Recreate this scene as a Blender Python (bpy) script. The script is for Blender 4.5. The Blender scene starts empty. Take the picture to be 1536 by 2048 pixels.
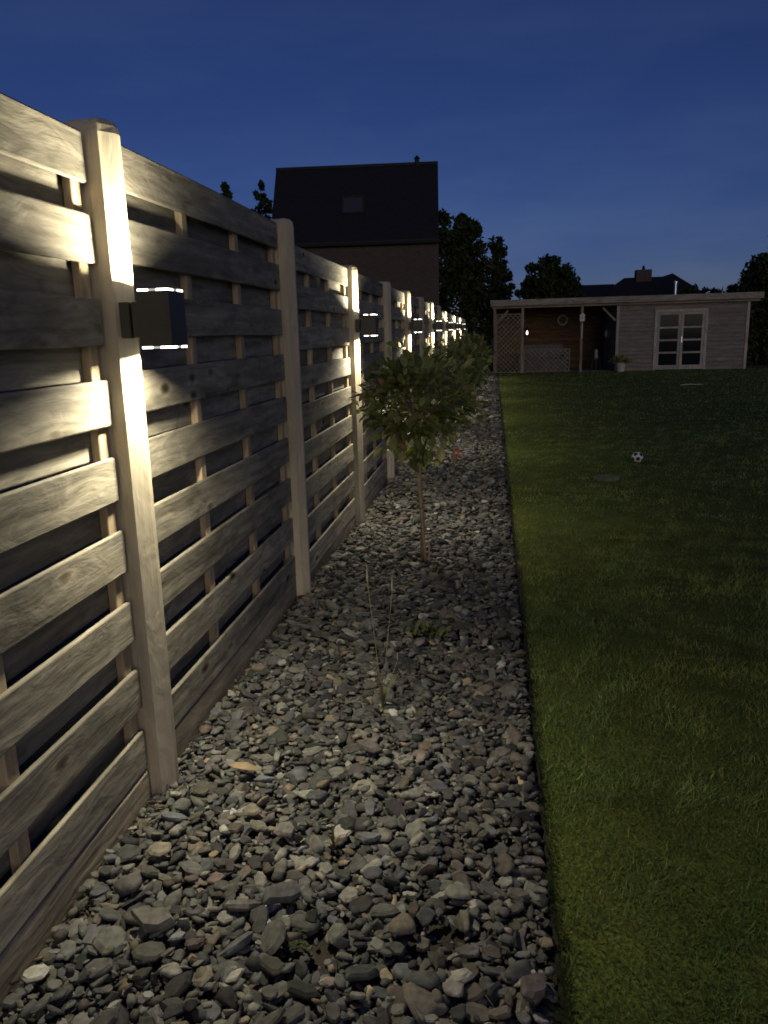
import bpy, bmesh, math, random
import numpy as np
from mathutils import Vector, Matrix

random.seed(7)
rng = np.random.default_rng(11)
R = math.radians
scene = bpy.context.scene
C = scene.collection

# ------------------------------------------------------------------ camera
CAM_H = 1.4
YAW, PIT, ROL = R(-8.22), R(12.94), R(1.547)
FPX = 1544.3                      # focal length in pixels of a 1536 px wide frame


def cam_ray(u, v):
    c, s = math.cos(ROL), math.sin(ROL)
    x, z, y = c * u + s * v, -s * u + c * v, 1.0
    c, s = math.cos(PIT), math.sin(PIT)
    y2, z2 = c * y + s * z, -s * y + c * z
    c, s = math.cos(YAW), math.sin(YAW)
    return Vector((c * x + s * y2, -s * x + c * y2, z2))


f0 = cam_ray(0, 0).normalized()
r0 = (cam_ray(1, 0) - cam_ray(0, 0)).normalized()
u0 = r0.cross(f0).normalized()
cd = bpy.data.cameras.new('camera')
cam = bpy.data.objects.new('camera', cd)
C.objects.link(cam)
cam.matrix_world = Matrix(((r0.x, u0.x, -f0.x, 0), (r0.y, u0.y, -f0.y, 0), (r0.z, u0.z, -f0.z, CAM_H), (0, 0, 0, 1)))
cd.sensor_fit = 'HORIZONTAL'
cd.sensor_width = 36
cd.lens = 36 * FPX / 1536
cd.clip_start = 0.05
cd.clip_end = 2000
scene.camera = cam

# ------------------------------------------------------------------ dusk sky, added warm fill, exposure
FILL_AZ = math.atan2(0.36, -0.93)          # warm fill comes from behind the camera, to the right
w = bpy.data.worlds.new('World')
scene.world = w
w.use_nodes = True
nt = w.node_tree
nt.nodes.clear()
sky = nt.nodes.new('ShaderNodeTexSky')
sky.sky_type = 'NISHITA'
sky.sun_disc = False
sky.sun_elevation = R(16)
sky.sun_rotation = FILL_AZ
sky.air_density = 1.0
sky.dust_density = 0.1
sky.ozone_density = 5.0
bg = nt.nodes.new('ShaderNodeBackground')
bg.inputs['Strength'].default_value = 0.0192
wo = nt.nodes.new('ShaderNodeOutputWorld')
tint = nt.nodes.new('ShaderNodeMix'); tint.data_type = 'RGBA'; tint.blend_type = 'MULTIPLY'   # blue hour
tint.inputs['Factor'].default_value = 1.0
tint.inputs['B'].default_value = (0.79, 0.80, 1.46, 1)
tcw = nt.nodes.new('ShaderNodeTexCoord'); mpw = nt.nodes.new('ShaderNodeMapping'); mpw.inputs['Scale'].default_value = (1.6, 1.6, 7.0); mpw.inputs['Rotation'].default_value = (0.15, 0.1, 0)
cl = nt.nodes.new('ShaderNodeTexNoise'); cl.inputs['Scale'].default_value = 1.6; cl.inputs['Detail'].default_value = 7; cl.inputs['Roughness'].default_value = 0.55
clr = nt.nodes.new('ShaderNodeValToRGB'); clr.color_ramp.elements[0].position = 0.45; clr.color_ramp.elements[0].color = (1, 1, 1, 1); clr.color_ramp.elements[1].position = 0.78; clr.color_ramp.elements[1].color = (1.55, 1.35, 1.12, 1)
clm = nt.nodes.new('ShaderNodeMix'); clm.data_type = 'RGBA'; clm.blend_type = 'MULTIPLY'; clm.inputs['Factor'].default_value = 1.0   # faint high cloud
nt.links.new(tcw.outputs['Generated'], mpw.inputs['Vector']); nt.links.new(mpw.outputs[0], cl.inputs['Vector']); nt.links.new(cl.outputs['Fac'], clr.inputs['Fac'])
nt.links.new(sky.outputs[0], clm.inputs['A']); nt.links.new(clr.outputs['Color'], clm.inputs['B'])
nt.links.new(clm.outputs['Result'], tint.inputs['A'])
nt.links.new(tint.outputs['Result'], bg.inputs['Color'])
nt.links.new(bg.outputs[0], wo.inputs['Surface'])

sd = bpy.data.lights.new('warm_fill', 'SUN')  # added warm fill, standing in for house lights out of view behind the camera
sd.energy = 0.5
sd.angle = R(40)
sd.color = (1.0, 0.84, 0.62)
sun = bpy.data.objects.new('warm_fill', sd)
C.objects.link(sun)
el = R(6.5)
sdir = Vector((math.sin(FILL_AZ) * math.cos(el), math.cos(FILL_AZ) * math.cos(el), math.sin(el)))
sun.rotation_euler = sdir.to_track_quat('Z', 'Y').to_euler()

scene.view_settings.view_transform = 'Standard'
scene.view_settings.look = 'None'
scene.view_settings.exposure = 0.0
scene.view_settings.gamma = 1.0
scene.view_settings.use_curve_mapping = False
scene.render.engine = 'CYCLES'
scene.cycles.use_denoising = True
scene.cycles.max_bounces = 6
scene.cycles.diffuse_bounces = 4
scene.cycles.sample_clamp_indirect = 4.0
scene.cycles.filter_width = 1.7

# ------------------------------------------------------------------ helpers


def tag(o, label=None, cat=None, group=None, kind=None):
    if label: o['label'] = label
    if cat: o['category'] = cat
    if group: o['group'] = group
    if kind: o['kind'] = kind
    return o


def link(name, me, parent=None, loc=None, rot=None):
    o = bpy.data.objects.new(name, me)
    C.objects.link(o)
    if parent is not None: o.parent = parent
    if loc is not None: o.location = loc
    if rot is not None: o.rotation_euler = rot
    return o


def empty(name, loc, label, cat, group=None, rz=0):
    o = link(name, None, None, loc, (0, 0, rz))
    o.empty_display_size = 0.1
    return tag(o, label, cat, group)


def mesh_np(name, verts, faces, mat=None, cols=None, smooth=False):
    """verts (n,3), faces (m,k) arrays of one polygon size"""
    verts = np.asarray(verts, np.float32); faces = np.asarray(faces, np.int32)
    me = bpy.data.meshes.new(name)
    k = faces.shape[1]
    me.vertices.add(len(verts)); me.vertices.foreach_set('co', verts.ravel())
    me.loops.add(faces.size); me.loops.foreach_set('vertex_index', faces.ravel())
    me.polygons.add(len(faces))
    me.polygons.foreach_set('loop_start', np.arange(0, faces.size, k, dtype=np.int32))
    me.polygons.foreach_set('loop_total', np.full(len(faces), k, np.int32))
    me.polygons.foreach_set('use_smooth', np.full(len(faces), smooth, bool))
    if cols is not None:
        a = me.attributes.new('col', 'FLOAT_COLOR', 'POINT')
        c4 = np.ones((len(verts), 4), np.float32); c4[:, :3] = cols
        a.data.foreach_set('color', c4.ravel())
    me.update(calc_edges=True)
    me.validate()
    if mat: me.materials.append(mat)
    return me


class MB:
    """collects boxes, prisms and tubes into one mesh"""
    def __init__(self): self.v = []; self.f = []
    def add(self, vs, fs):
        n = len(self.v); self.v += [tuple(p) for p in vs]; self.f += [tuple(i + n for i in q) for q in fs]; return self
    def box(self, x0, x1, y0, y1, z0, z1):
        vs = [(x, y, z) for z in (z0, z1) for y in (y0, y1) for x in (x0, x1)]
        return self.add(vs, [(0, 2, 3, 1), (4, 5, 7, 6), (0, 1, 5, 4), (2, 6, 7, 3), (0, 4, 6, 2), (1, 3, 7, 5)])
    def bar(self, a, b, wdt, hgt, up=(0, 0, 1)):
        a, b = Vector(a), Vector(b); d = (b - a).normalized(); s = d.cross(Vector(up))
        if s.length < 1e-4: s = d.cross(Vector((1, 0, 0)))
        s.normalize(); t = s.cross(d)
        vs = [p + s * sx * wdt / 2 + t * sz * hgt / 2 for p in (a, b) for sz in (-1, 1) for sx in (-1, 1)]
        return self.add(vs, [(0, 2, 3, 1), (4, 5, 7, 6), (0, 1, 5, 4), (2, 6, 7, 3), (0, 4, 6, 2), (1, 3, 7, 5)])
    def tube(self, pts, rad, n=8, cap=True):
        pts = [Vector(p) for p in pts]; m = len(pts); vs = []; fs = []
        if not hasattr(rad, '__len__'): rad = [rad] * m
        for i, p in enumerate(pts):
            d = (pts[min(i + 1, m - 1)] - pts[max(i - 1, 0)]).normalized()
            s = d.cross(Vector((0.31, 0.17, 0.93)))
            if s.length < 1e-3: s = d.cross(Vector((1, 0, 0)))
            s.normalize(); t = s.cross(d)
            for k in range(n):
                a = 2 * math.pi * k / n; vs.append(p + (s * math.cos(a) + t * math.sin(a)) * rad[i])
        for i in range(m - 1):
            for k in range(n):
                k2 = (k + 1) % n; fs.append((i * n + k, i * n + k2, (i + 1) * n + k2, (i + 1) * n + k))
        if cap: fs += [tuple(range(n - 1, -1, -1)), tuple(range((m - 1) * n, m * n))]
        return self.add(vs, fs)
    def lathe(self, prof, n=16, cx=0, cy=0):
        vs = []; fs = []; m = len(prof)
        for r, z in prof:
            for k in range(n):
                a = 2 * math.pi * k / n; vs.append((cx + r * math.cos(a), cy + r * math.sin(a), z))
        for i in range(m - 1):
            for k in range(n):
                k2 = (k + 1) % n; fs.append((i * n + k, i * n + k2, (i + 1) * n + k2, (i + 1) * n + k))
        fs += [tuple(range(n - 1, -1, -1)), tuple(range((m - 1) * n, m * n))]
        return self.add(vs, fs)
    def mesh(self, name, mat, bevel=0.0, seg=1, smooth=False):
        bm = bmesh.new()
        vv = [bm.verts.new(p) for p in self.v]
        for q in self.f:
            try: bm.faces.new([vv[i] for i in q])
            except ValueError: pass
        bmesh.ops.recalc_face_normals(bm, faces=bm.faces[:])
        if bevel: bmesh.ops.bevel(bm, geom=bm.edges[:], offset=bevel, segments=seg, affect='EDGES', clamp_overlap=True)
        for f in bm.faces: f.smooth = smooth
        me = bpy.data.meshes.new(name); bm.to_mesh(me); bm.free()
        if mat: me.materials.append(mat)
        return me
    def build(self, name, mat, parent=None, loc=None, rot=None, **kw):
        return link(name, self.mesh(name, mat, **kw), parent, loc, rot)


# ------------------------------------------------------------------ materials
def new_mat(name):
    m = bpy.data.materials.new(name); m.use_nodes = True
    n = m.node_tree.nodes; b = n['Principled BSDF']
    return m, n, m.node_tree.links, b


def ramp(n, stops):
    r = n.new('ShaderNodeValToRGB'); e = r.color_ramp.elements
    while len(e) < len(stops): e.new(0.5)
    for k, (p, c) in enumerate(stops):
        e[k].position = p; e[k].color = (*c, 1)
    return r


def mat_plain(name, col, rough=0.7, var=0.25, scale=6, bump=0.15, metal=0.0):
    m, n, l, b = new_mat(name)
    tc = n.new('ShaderNodeTexCoord'); nz = n.new('ShaderNodeTexNoise')
    nz.inputs['Scale'].default_value = scale; nz.inputs['Detail'].default_value = 6
    l.new(tc.outputs['Object'], nz.inputs['Vector'])
    lo = tuple(c * (1 - var) for c in col); hi = tuple(min(1, c * (1 + var)) for c in col)
    r = ramp(n, [(0.3, lo), (0.7, hi)])
    l.new(nz.outputs['Fac'], r.inputs['Fac']); l.new(r.outputs['Color'], b.inputs['Base Color'])
    b.inputs['Roughness'].default_value = rough; b.inputs['Metallic'].default_value = metal
    if bump:
        n2 = n.new('ShaderNodeTexNoise'); n2.inputs['Scale'].default_value = scale * 8
        l.new(tc.outputs['Object'], n2.inputs['Vector'])
        bp = n.new('ShaderNodeBump'); bp.inputs['Strength'].default_value = bump; bp.inputs['Distance'].default_value = 0.01
        l.new(n2.outputs['Fac'], bp.inputs['Height']); l.new(bp.outputs['Normal'], b.inputs['Normal'])
    return m


def mat_wood(name, dark, light, axis='Y', grain=1.0, knots=True, stain=0.4, rough=0.78, vary=0.2):
    """weathered softwood: grain along the piece, knots, blotchy weathering; every object gets its own cut"""
    m, n, l, b = new_mat(name)
    tc = n.new('ShaderNodeTexCoord'); oi = n.new('ShaderNodeObjectInfo')
    mul = n.new('ShaderNodeVectorMath'); mul.operation = 'SCALE'
    cx = n.new('ShaderNodeCombineXYZ')
    for k, s in enumerate((37.0, 91.0, 53.0)):
        mm = n.new('ShaderNodeMath'); mm.operation = 'MULTIPLY'; mm.inputs[1].default_value = s
        l.new(oi.outputs['Random'], mm.inputs[0]); l.new(mm.outputs[0], cx.inputs[k])
    add = n.new('ShaderNodeVectorMath'); add.operation = 'ADD'
    l.new(tc.outputs['Object'], add.inputs[0]); l.new(cx.outputs[0], add.inputs[1])

    def stretched(along, across):
        mp = n.new('ShaderNodeMapping')
        s = [across] * 3; s['XYZ'.index(axis)] = along
        mp.inputs['Scale'].default_value = s
        l.new(add.outputs[0], mp.inputs['Vector']); return mp

    # knots: voronoi cells
    mk = stretched(3.2, 7.0)
    vo = n.new('ShaderNodeTexVoronoi'); vo.inputs['Scale'].default_value = 1.0
    l.new(mk.outputs[0], vo.inputs['Vector'])
    # distort the grain around knots
    dist = n.new('ShaderNodeMath'); dist.operation = 'POWER'; dist.inputs[1].default_value = 0.5
    l.new(vo.outputs['Distance'], dist.inputs[0])
    mg = stretched(1.6 * grain, 34 * grain)
    ng = n.new('ShaderNodeTexNoise'); ng.inputs['Scale'].default_value = 1.0; ng.inputs['Detail'].default_value = 5; ng.inputs['Roughness'].default_value = 0.6
    off = n.new('ShaderNodeVectorMath'); off.operation = 'ADD'
    sc = n.new('ShaderNodeVectorMath'); sc.operation = 'SCALE'; sc.inputs['Scale'].default_value = 1.6 if knots else 0.0
    cc = n.new('ShaderNodeCombineXYZ')
    for k in range(3): l.new(dist.outputs[0], cc.inputs[k])
    l.new(cc.outputs[0], sc.inputs[0]); l.new(mg.outputs[0], off.inputs[0]); l.new(sc.outputs[0], off.inputs[1])
    l.new(off.outputs[0], ng.inputs['Vector'])
    mid = tuple((a + c) / 2 for a, c in zip(dark, light))
    rg = ramp(n, [(0.28, dark), (0.5, mid), (0.72, light)])
    l.new(ng.outputs['Fac'], rg.inputs['Fac'])
    # blotches
    mb = stretched(2.2, 7.0)
    nb = n.new('ShaderNodeTexNoise'); nb.inputs['Scale'].default_value = 1.0; nb.inputs['Detail'].default_value = 8; nb.inputs['Roughness'].default_value = 0.65; nb.inputs['Distortion'].default_value = 0.6
    l.new(mb.outputs[0], nb.inputs['Vector'])
    rb = ramp(n, [(0.34, (1 - stain,) * 3), (0.48, (0.92, 0.92, 0.9)), (0.62, (1.18, 1.16, 1.1))])
    l.new(nb.outputs['Fac'], rb.inputs['Fac'])
    mx = n.new('ShaderNodeMix'); mx.data_type = 'RGBA'; mx.blend_type = 'MULTIPLY'; mx.inputs['Factor'].default_value = 1
    l.new(rg.outputs['Color'], mx.inputs['A']); l.new(rb.outputs['Color'], mx.inputs['B'])
    col = mx.outputs['Result']
    ms = stretched(5.0, 13.0)
    ns = n.new('ShaderNodeTexNoise'); ns.inputs['Scale'].default_value = 1.0; ns.inputs['Detail'].default_value = 6; ns.inputs['Distortion'].default_value = 1.8
    l.new(ms.outputs[0], ns.inputs['Vector'])
    rs = ramp(n, [(0.30, (1 - stain * .7,) * 3), (0.46, (1, 1, 1)), (0.60, (1, 1, 1)), (0.72, (1 + stain * .5,) * 3)])
    l.new(ns.outputs['Fac'], rs.inputs['Fac'])
    m4 = n.new('ShaderNodeMix'); m4.data_type = 'RGBA'; m4.blend_type = 'MULTIPLY'; m4.inputs['Factor'].default_value = 1
    l.new(col, m4.inputs['A']); l.new(rs.outputs['Color'], m4.inputs['B']); col = m4.outputs['Result']
    # board to board difference
    hv = n.new('ShaderNodeMapRange'); hv.inputs['To Min'].default_value = 1 - vary; hv.inputs['To Max'].default_value = 1 + vary
    l.new(oi.outputs['Random'], hv.inputs['Value'])
    m3 = n.new('ShaderNodeVectorMath'); m3.operation = 'SCALE'
    l.new(col, m3.inputs[0]); l.new(hv.outputs[0], m3.inputs['Scale']); col = m3.outputs[0]
    if knots:
        rk = ramp(n, [(0.06, (0.22, 0.18, 0.14)), (0.11, (0.75, 0.7, 0.62)), (0.15, (1.25, 1.25, 1.2)), (0.26, (1, 1, 1))])
        # only some cells carry a knot
        ck = n.new('ShaderNodeSeparateColor'); l.new(vo.outputs['Color'], ck.inputs[0])
        gt = n.new('ShaderNodeMath'); gt.operation = 'GREATER_THAN'; gt.inputs[1].default_value = 0.3
        l.new(ck.outputs[0], gt.inputs[0])
        l.new(vo.outputs['Distance'], rk.inputs['Fac'])
        m2 = n.new('ShaderNodeMix'); m2.data_type = 'RGBA'; m2.blend_type = 'MULTIPLY'
        l.new(gt.outputs[0], m2.inputs['Factor']); l.new(col, m2.inputs['A']); l.new(rk.outputs['Color'], m2.inputs['B'])
        col = m2.outputs['Result']
    l.new(col, b.inputs['Base Color'])
    b.inputs['Roughness'].default_value = rough
    b.inputs['Specular IOR Level'].default_value = 0.3
    bp = n.new('ShaderNodeBump'); bp.inputs['Strength'].default_value = 0.6; bp.inputs['Distance'].default_value = 0.005
    ad = n.new('ShaderNodeMath'); ad.operation = 'ADD'
    l.new(ng.outputs['Fac'], ad.inputs[0]); l.new(ns.outputs['Fac'], ad.inputs[1])
    l.new(ad.outputs[0], bp.inputs['Height']); l.new(bp.outputs['Normal'], b.inputs['Normal'])
    return m


def mat_attr(name, rough=0.7, noise=0.3, scale=60, bump=0.3, spec=0.3, sss=False, dist=0.004):
    m, n, l, b = new_mat(name)
    at = n.new('ShaderNodeAttribute'); at.attribute_name = 'col'
    tc = n.new('ShaderNodeTexCoord'); nz = n.new('ShaderNodeTexNoise')
    nz.inputs['Scale'].default_value = scale; nz.inputs['Detail'].default_value = 5
    l.new(tc.outputs['Object'], nz.inputs['Vector'])
    r = ramp(n, [(0.3, (1 - noise,) * 3), (0.7, (1 + noise,) * 3)])
    l.new(nz.outputs['Fac'], r.inputs['Fac'])
    mx = n.new('ShaderNodeMix'); mx.data_type = 'RGBA'; mx.blend_type = 'MULTIPLY'; mx.inputs['Factor'].default_value = 1
    l.new(at.outputs['Color'], mx.inputs['A']); l.new(r.outputs['Color'], mx.inputs['B'])
    l.new(mx.outputs['Result'], b.inputs['Base Color'])
    b.inputs['Roughness'].default_value = rough; b.inputs['Specular IOR Level'].default_value = spec
    if bump:
        bp = n.new('ShaderNodeBump'); bp.inputs['Strength'].default_value = bump; bp.inputs['Distance'].default_value = dist
        l.new(nz.outputs['Fac'], bp.inputs['Height']); l.new(bp.outputs['Normal'], b.inputs['Normal'])
    return m


def translucent(m, amount):
    n = m.node_tree.nodes; l = m.node_tree.links; b = n['Principled BSDF']; out = n['Material Output']
    t = n.new('ShaderNodeBsdfTranslucent'); mx = n.new('ShaderNodeMixShader'); mx.inputs[0].default_value = amount
    src = b.inputs['Base Color'].links[0].from_socket
    l.new(src, t.inputs['Color']); l.new(b.outputs[0], mx.inputs[1]); l.new(t.outputs[0], mx.inputs[2]); l.new(mx.outputs[0], out.inputs['Surface'])
    return m


def mat_emit(name, col, strength):
    m, n, l, b = new_mat(name)
    b.inputs['Base Color'].default_value = (0.8, 0.8, 0.78, 1)
    b.inputs['Emission Color'].default_value = (*col, 1); b.inputs['Emission Strength'].default_value = strength
    return m


def mat_glass_dark(name, col=(0.01, 0.012, 0.016), rough=0.08):
    m, n, l, b = new_mat(name)
    b.inputs['Base Color'].default_value = (*col, 1); b.inputs['Roughness'].default_value = rough
    b.inputs['Specular IOR Level'].default_value = 0.12
    return m


M = {}
M['board'] = mat_wood('weathered_board', (0.135, 0.122, 0.093), (0.37, 0.345, 0.28))
M['kerb'] = mat_wood('kerb_plank', (0.23, 0.195, 0.14), (0.40, 0.345, 0.26), stain=0.35)
M['batten'] = mat_wood('batten_wood', (0.34, 0.26, 0.165), (0.54, 0.44, 0.30), axis='Z', knots=False, stain=0.25)
M['post'] = mat_wood('post_wood', (0.38, 0.335, 0.245), (0.52, 0.47, 0.365), axis='Z', grain=0.8, knots=False, stain=0.12)
M['lamp_metal'] = mat_plain('lamp_metal', (0.055, 0.05, 0.045), 0.45, 0.1, 20, 0.05)
M['lens'] = mat_emit('lamp_lens_lit', (1.0, 0.93, 0.78), 7.0)
M['lens_dim'] = mat_emit('lamp_lens_rim', (1.0, 0.92, 0.8), 0.35)
M['stone'] = mat_attr('stone', 0.78, 0.34, 55, 0.5, 0.25)
M['soil'] = mat_plain('soil', (0.035, 0.028, 0.02), 0.95, 0.5, 9, 0.8)
M['dark_earth'] = mat_plain('dark_earth', (0.016, 0.018, 0.010), 0.95, 0.5, 3, 0.6)
M['edging'] = mat_plain('edging', (0.012, 0.012, 0.012), 0.8, 0.3, 12, 0.2)
M['grass'] = translucent(mat_attr('grass_blades', 0.75, 0.25, 3.0, 0.0, 0.15), 0.3)
M['leaf'] = translucent(mat_attr('leaf', 0.42, 0.15, 40, 0.1, 0.45), 0.35)
M['tree_leaf'] = mat_attr('tree_leaf', 0.8, 0.2, 2.0, 0.0, 0.1)
M['bark'] = mat_plain('bark', (0.13, 0.09, 0.06), 0.9, 0.4, 12, 0.6)
M['stem'] = mat_plain('stem', (0.34, 0.25, 0.15), 0.8, 0.3, 25, 0.4)
M['bamboo'] = mat_plain('bamboo', (0.5, 0.34, 0.19), 0.6, 0.2, 30, 0.2)
M['black'] = mat_plain('black_rubber', (0.012, 0.012, 0.012), 0.7, 0.2, 20, 0.1)
M['tag'] = mat_plain('red_tag', (0.62, 0.13, 0.06), 0.6, 0.15, 20, 0.05)
M['dry'] = mat_plain('dry_leaf', (0.34, 0.25, 0.14), 0.7, 0.2, 30, 0.2)
M['straw_plain'] = mat_plain('dry_stalk', (0.2, 0.2, 0.13), 0.8, 0.2, 30, 0.1)
M['straw'] = mat_attr('straw', 0.8, 0.2, 30, 0.0, 0.15)
M['white_wood'] = mat_wood('pale_paint', (0.36, 0.33, 0.285), (0.48, 0.445, 0.39), axis='Z', knots=False, stain=0.2)
M['shed_plank'] = mat_wood('shed_plank', (0.20, 0.178, 0.157), (0.27, 0.243, 0.212), axis='X', knots=False, stain=0.3, vary=0.06)
M['shed_brown'] = mat_wood('shed_brown', (0.12, 0.07, 0.034), (0.21, 0.13, 0.066), axis='X', knots=False)
M['fascia'] = mat_wood('fascia_wood', (0.26, 0.225, 0.18), (0.40, 0.35, 0.29), axis='X', knots=False, stain=0.4)
M['porch_post'] = mat_wood('porch_post', (0.20, 0.165, 0.12), (0.32, 0.27, 0.2), axis='Z', knots=False)
M['roofing'] = mat_plain('bitumen_roofing', (0.03, 0.03, 0.03), 0.9, 0.3, 4, 0.3)
M['glass'] = mat_glass_dark('window_glass')
M['blind'] = mat_plain('skylight_blind', (0.06, 0.062, 0.07), 0.3, 0.05, 3, 0.0)
M['steel'] = mat_plain('flue_steel', (0.62, 0.62, 0.64), 0.28, 0.05, 10, 0.0, 1.0)
M['rattan'] = mat_plain('rattan', (0.13, 0.125, 0.125), 0.8, 0.4, 25, 0.6)
M['pot'] = mat_plain('pot_white', (0.5, 0.48, 0.45), 0.6, 0.2, 12, 0.1)
M['candle'] = mat_emit('candle_light', (1.0, 0.62, 0.42), 5.0)
M['lantern'] = mat_plain('lantern_white', (0.6, 0.58, 0.55), 0.5, 0.1, 15, 0.05)
M['ball_w'] = mat_plain('ball_white', (0.82, 0.82, 0.82), 0.35, 0.05, 20, 0.02)
M['ball_b'] = mat_plain('ball_black', (0.012, 0.012, 0.012), 0.4, 0.1, 20, 0.02)
M['twig'] = mat_plain('twig_pale', (0.55, 0.5, 0.42), 0.7, 0.2, 20, 0.2)
M['cover'] = mat_plain('cover_plate', (0.15, 0.17, 0.085), 0.8, 0.3, 14, 0.2)


def mat_lawn():
    m, n, l, b = new_mat('lawn_ground')
    tc = n.new('ShaderNodeTexCoord')
    a = n.new('ShaderNodeTexNoise'); a.inputs['Scale'].default_value = 3.5; a.inputs['Detail'].default_value = 8; a.inputs['Roughness'].default_value = 0.7
    d = n.new('ShaderNodeTexNoise'); d.inputs['Scale'].default_value = 90; d.inputs['Detail'].default_value = 4
    l.new(tc.outputs['Object'], a.inputs['Vector']); l.new(tc.outputs['Object'], d.inputs['Vector'])
    r1 = ramp(n, [(0.3, (0.075, 0.098, 0.028)), (0.55, (0.135, 0.172, 0.046)), (0.75, (0.19, 0.215, 0.06))])
    r2 = ramp(n, [(0.3, (0.55, 0.55, 0.5)), (0.7, (1.25, 1.25, 1.1))])
    l.new(a.outputs['Fac'], r1.inputs['Fac']); l.new(d.outputs['Fac'], r2.inputs['Fac'])
    mx = n.new('ShaderNodeMix'); mx.data_type = 'RGBA'; mx.blend_type = 'MULTIPLY'; mx.inputs['Factor'].default_value = 1
    l.new(r1.outputs['Color'], mx.inputs['A']); l.new(r2.outputs['Color'], mx.inputs['B'])
    l.new(mx.outputs['Result'], b.inputs['Base Color'])
    b.inputs['Roughness'].default_value = 0.95; b.inputs['Specular IOR Level'].default_value = 0.05
    bp = n.new('ShaderNodeBump'); bp.inputs['Strength'].default_value = 0.8; bp.inputs['Distance'].default_value = 0.02
    l.new(d.outputs['Fac'], bp.inputs['Height']); l.new(bp.outputs['Normal'], b.inputs['Normal'])
    return m


M['lawn'] = mat_lawn()


def mat_brick(name, c1, c2, mortar):
    m, n, l, b = new_mat(name)
    tc = n.new('ShaderNodeTexCoord'); mp = n.new('ShaderNodeMapping'); mp.inputs['Rotation'].default_value = (R(90), 0, 0)
    br = n.new('ShaderNodeTexBrick'); br.inputs['Scale'].default_value = 4.5
    br.inputs['Color1'].default_value = (*c1, 1); br.inputs['Color2'].default_value = (*c2, 1); br.inputs['Mortar'].default_value = (*mortar, 1)
    br.inputs['Mortar Size'].default_value = 0.02
    l.new(tc.outputs['Object'], mp.inputs['Vector']); l.new(mp.outputs[0], br.inputs['Vector'])
    l.new(br.outputs['Color'], b.inputs['Base Color']); b.inputs['Roughness'].default_value = 0.9
    bp = n.new('ShaderNodeBump'); bp.inputs['Strength'].default_value = 0.5; bp.inputs['Distance'].default_value = 0.02
    l.new(br.outputs['Fac'], bp.inputs['Height']); bp.invert = True; l.new(bp.outputs['Normal'], b.inputs['Normal'])
    return m


M['brick'] = mat_brick('dark_brick', (0.085, 0.062, 0.05), (0.115, 0.084, 0.065), (0.075, 0.068, 0.06))


def mat_tiles(name, col):
    m, n, l, b = new_mat(name)
    tc = n.new('ShaderNodeTexCoord'); br = n.new('ShaderNodeTexBrick'); br.inputs['Scale'].default_value = 3.0
    br.inputs['Color1'].default_value = (*col, 1); br.inputs['Color2'].default_value = (*[c * 1.5 for c in col], 1)
    br.inputs['Mortar'].default_value = (*[c * 0.4 for c in col], 1); br.inputs['Mortar Size'].default_value = 0.03
    mp = n.new('ShaderNodeMapping'); mp.inputs['Rotation'].default_value = (R(90), 0, 0)
    l.new(tc.outputs['Object'], mp.inputs['Vector']); l.new(mp.outputs[0], br.inputs['Vector'])
    l.new(br.outputs['Color'], b.inputs['Base Color']); b.inputs['Roughness'].default_value = 0.7
    return m


M['tiles'] = mat_tiles('roof_tiles', (0.011, 0.011, 0.012))

# ------------------------------------------------------------------ terrain profile (gentle steps along the fence)
GY = np.array([-12, 4.2, 5.8, 15.8, 17.6, 28, 60])
GZ = np.array([0.0, 0.0, -0.055, -0.045, -0.10, -0.06, -0.06])


def g(y): return float(np.interp(y, GY, GZ))


def strip(name, x0, x1, ys, zoff, mat):
    vs = []; fs = []
    for y in ys:
        vs += [(x0, y, g(y) + zoff), (x1, y, g(y) + zoff)]
    for i in range(len(ys) - 1): fs.append((2 * i, 2 * i + 1, 2 * i + 3, 2 * i + 2))
    return link(name, mesh_np(name, vs, fs, mat))


YS = list(np.arange(-8, 40.1, 0.8))
EDGE_X = 0.15
gr = link('ground', mesh_np('ground', [(-600, -600, -0.2), (600, -600, -0.2), (600, 900, -0.2), (-600, 900, -0.2)], [(0, 1, 2, 3)], M['dark_earth']))
tag(gr, kind='structure')
bed = strip('gravel_bed', -1.16, EDGE_X, YS, -0.02, M['soil']); tag(bed, kind='structure')
lawn = strip('lawn', EDGE_X + 0.012, 26, YS, 0.0, M['lawn']); tag(lawn, kind='structure')
mb = MB()
for i in range(len(YS) - 1):
    y0, y1 = YS[i], YS[i + 1]
    a0, a1 = g(y0), g(y1)
    x0, x1 = EDGE_X - 0.002, EDGE_X + 0.012
    mb.add([(x0, y0, a0 - .08), (x1, y0, a0 - .08), (x1, y0, a0 - .004), (x0, y0, a0 - .004), (x0, y1, a1 - .08), (x1, y1, a1 - .08), (x1, y1, a1 - .004), (x0, y1, a1 - .004)],
           [(3, 2, 6, 7), (0, 3, 7, 4), (1, 5, 6, 2)])
ed = mb.build('lawn_edging', M['edging']); tag(ed, kind='structure')

# ------------------------------------------------------------------ fence
Y1, S = 2.105, 1.88
FX = -1.065                       # lawn-side face of the panels
PH = 1.934


def post_y(i): return Y1 + S * (i - 1)


def panel_z(i):                   # bottom level of panel i (between post i-1 and post i), level in itself
    if i <= 1: return 0.0
    if i == 2: return 0.022
    if i <= 8: return -0.055 + 0.002 * (i - 3)
    return -0.105 + 0.002 * (i - 9)


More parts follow.
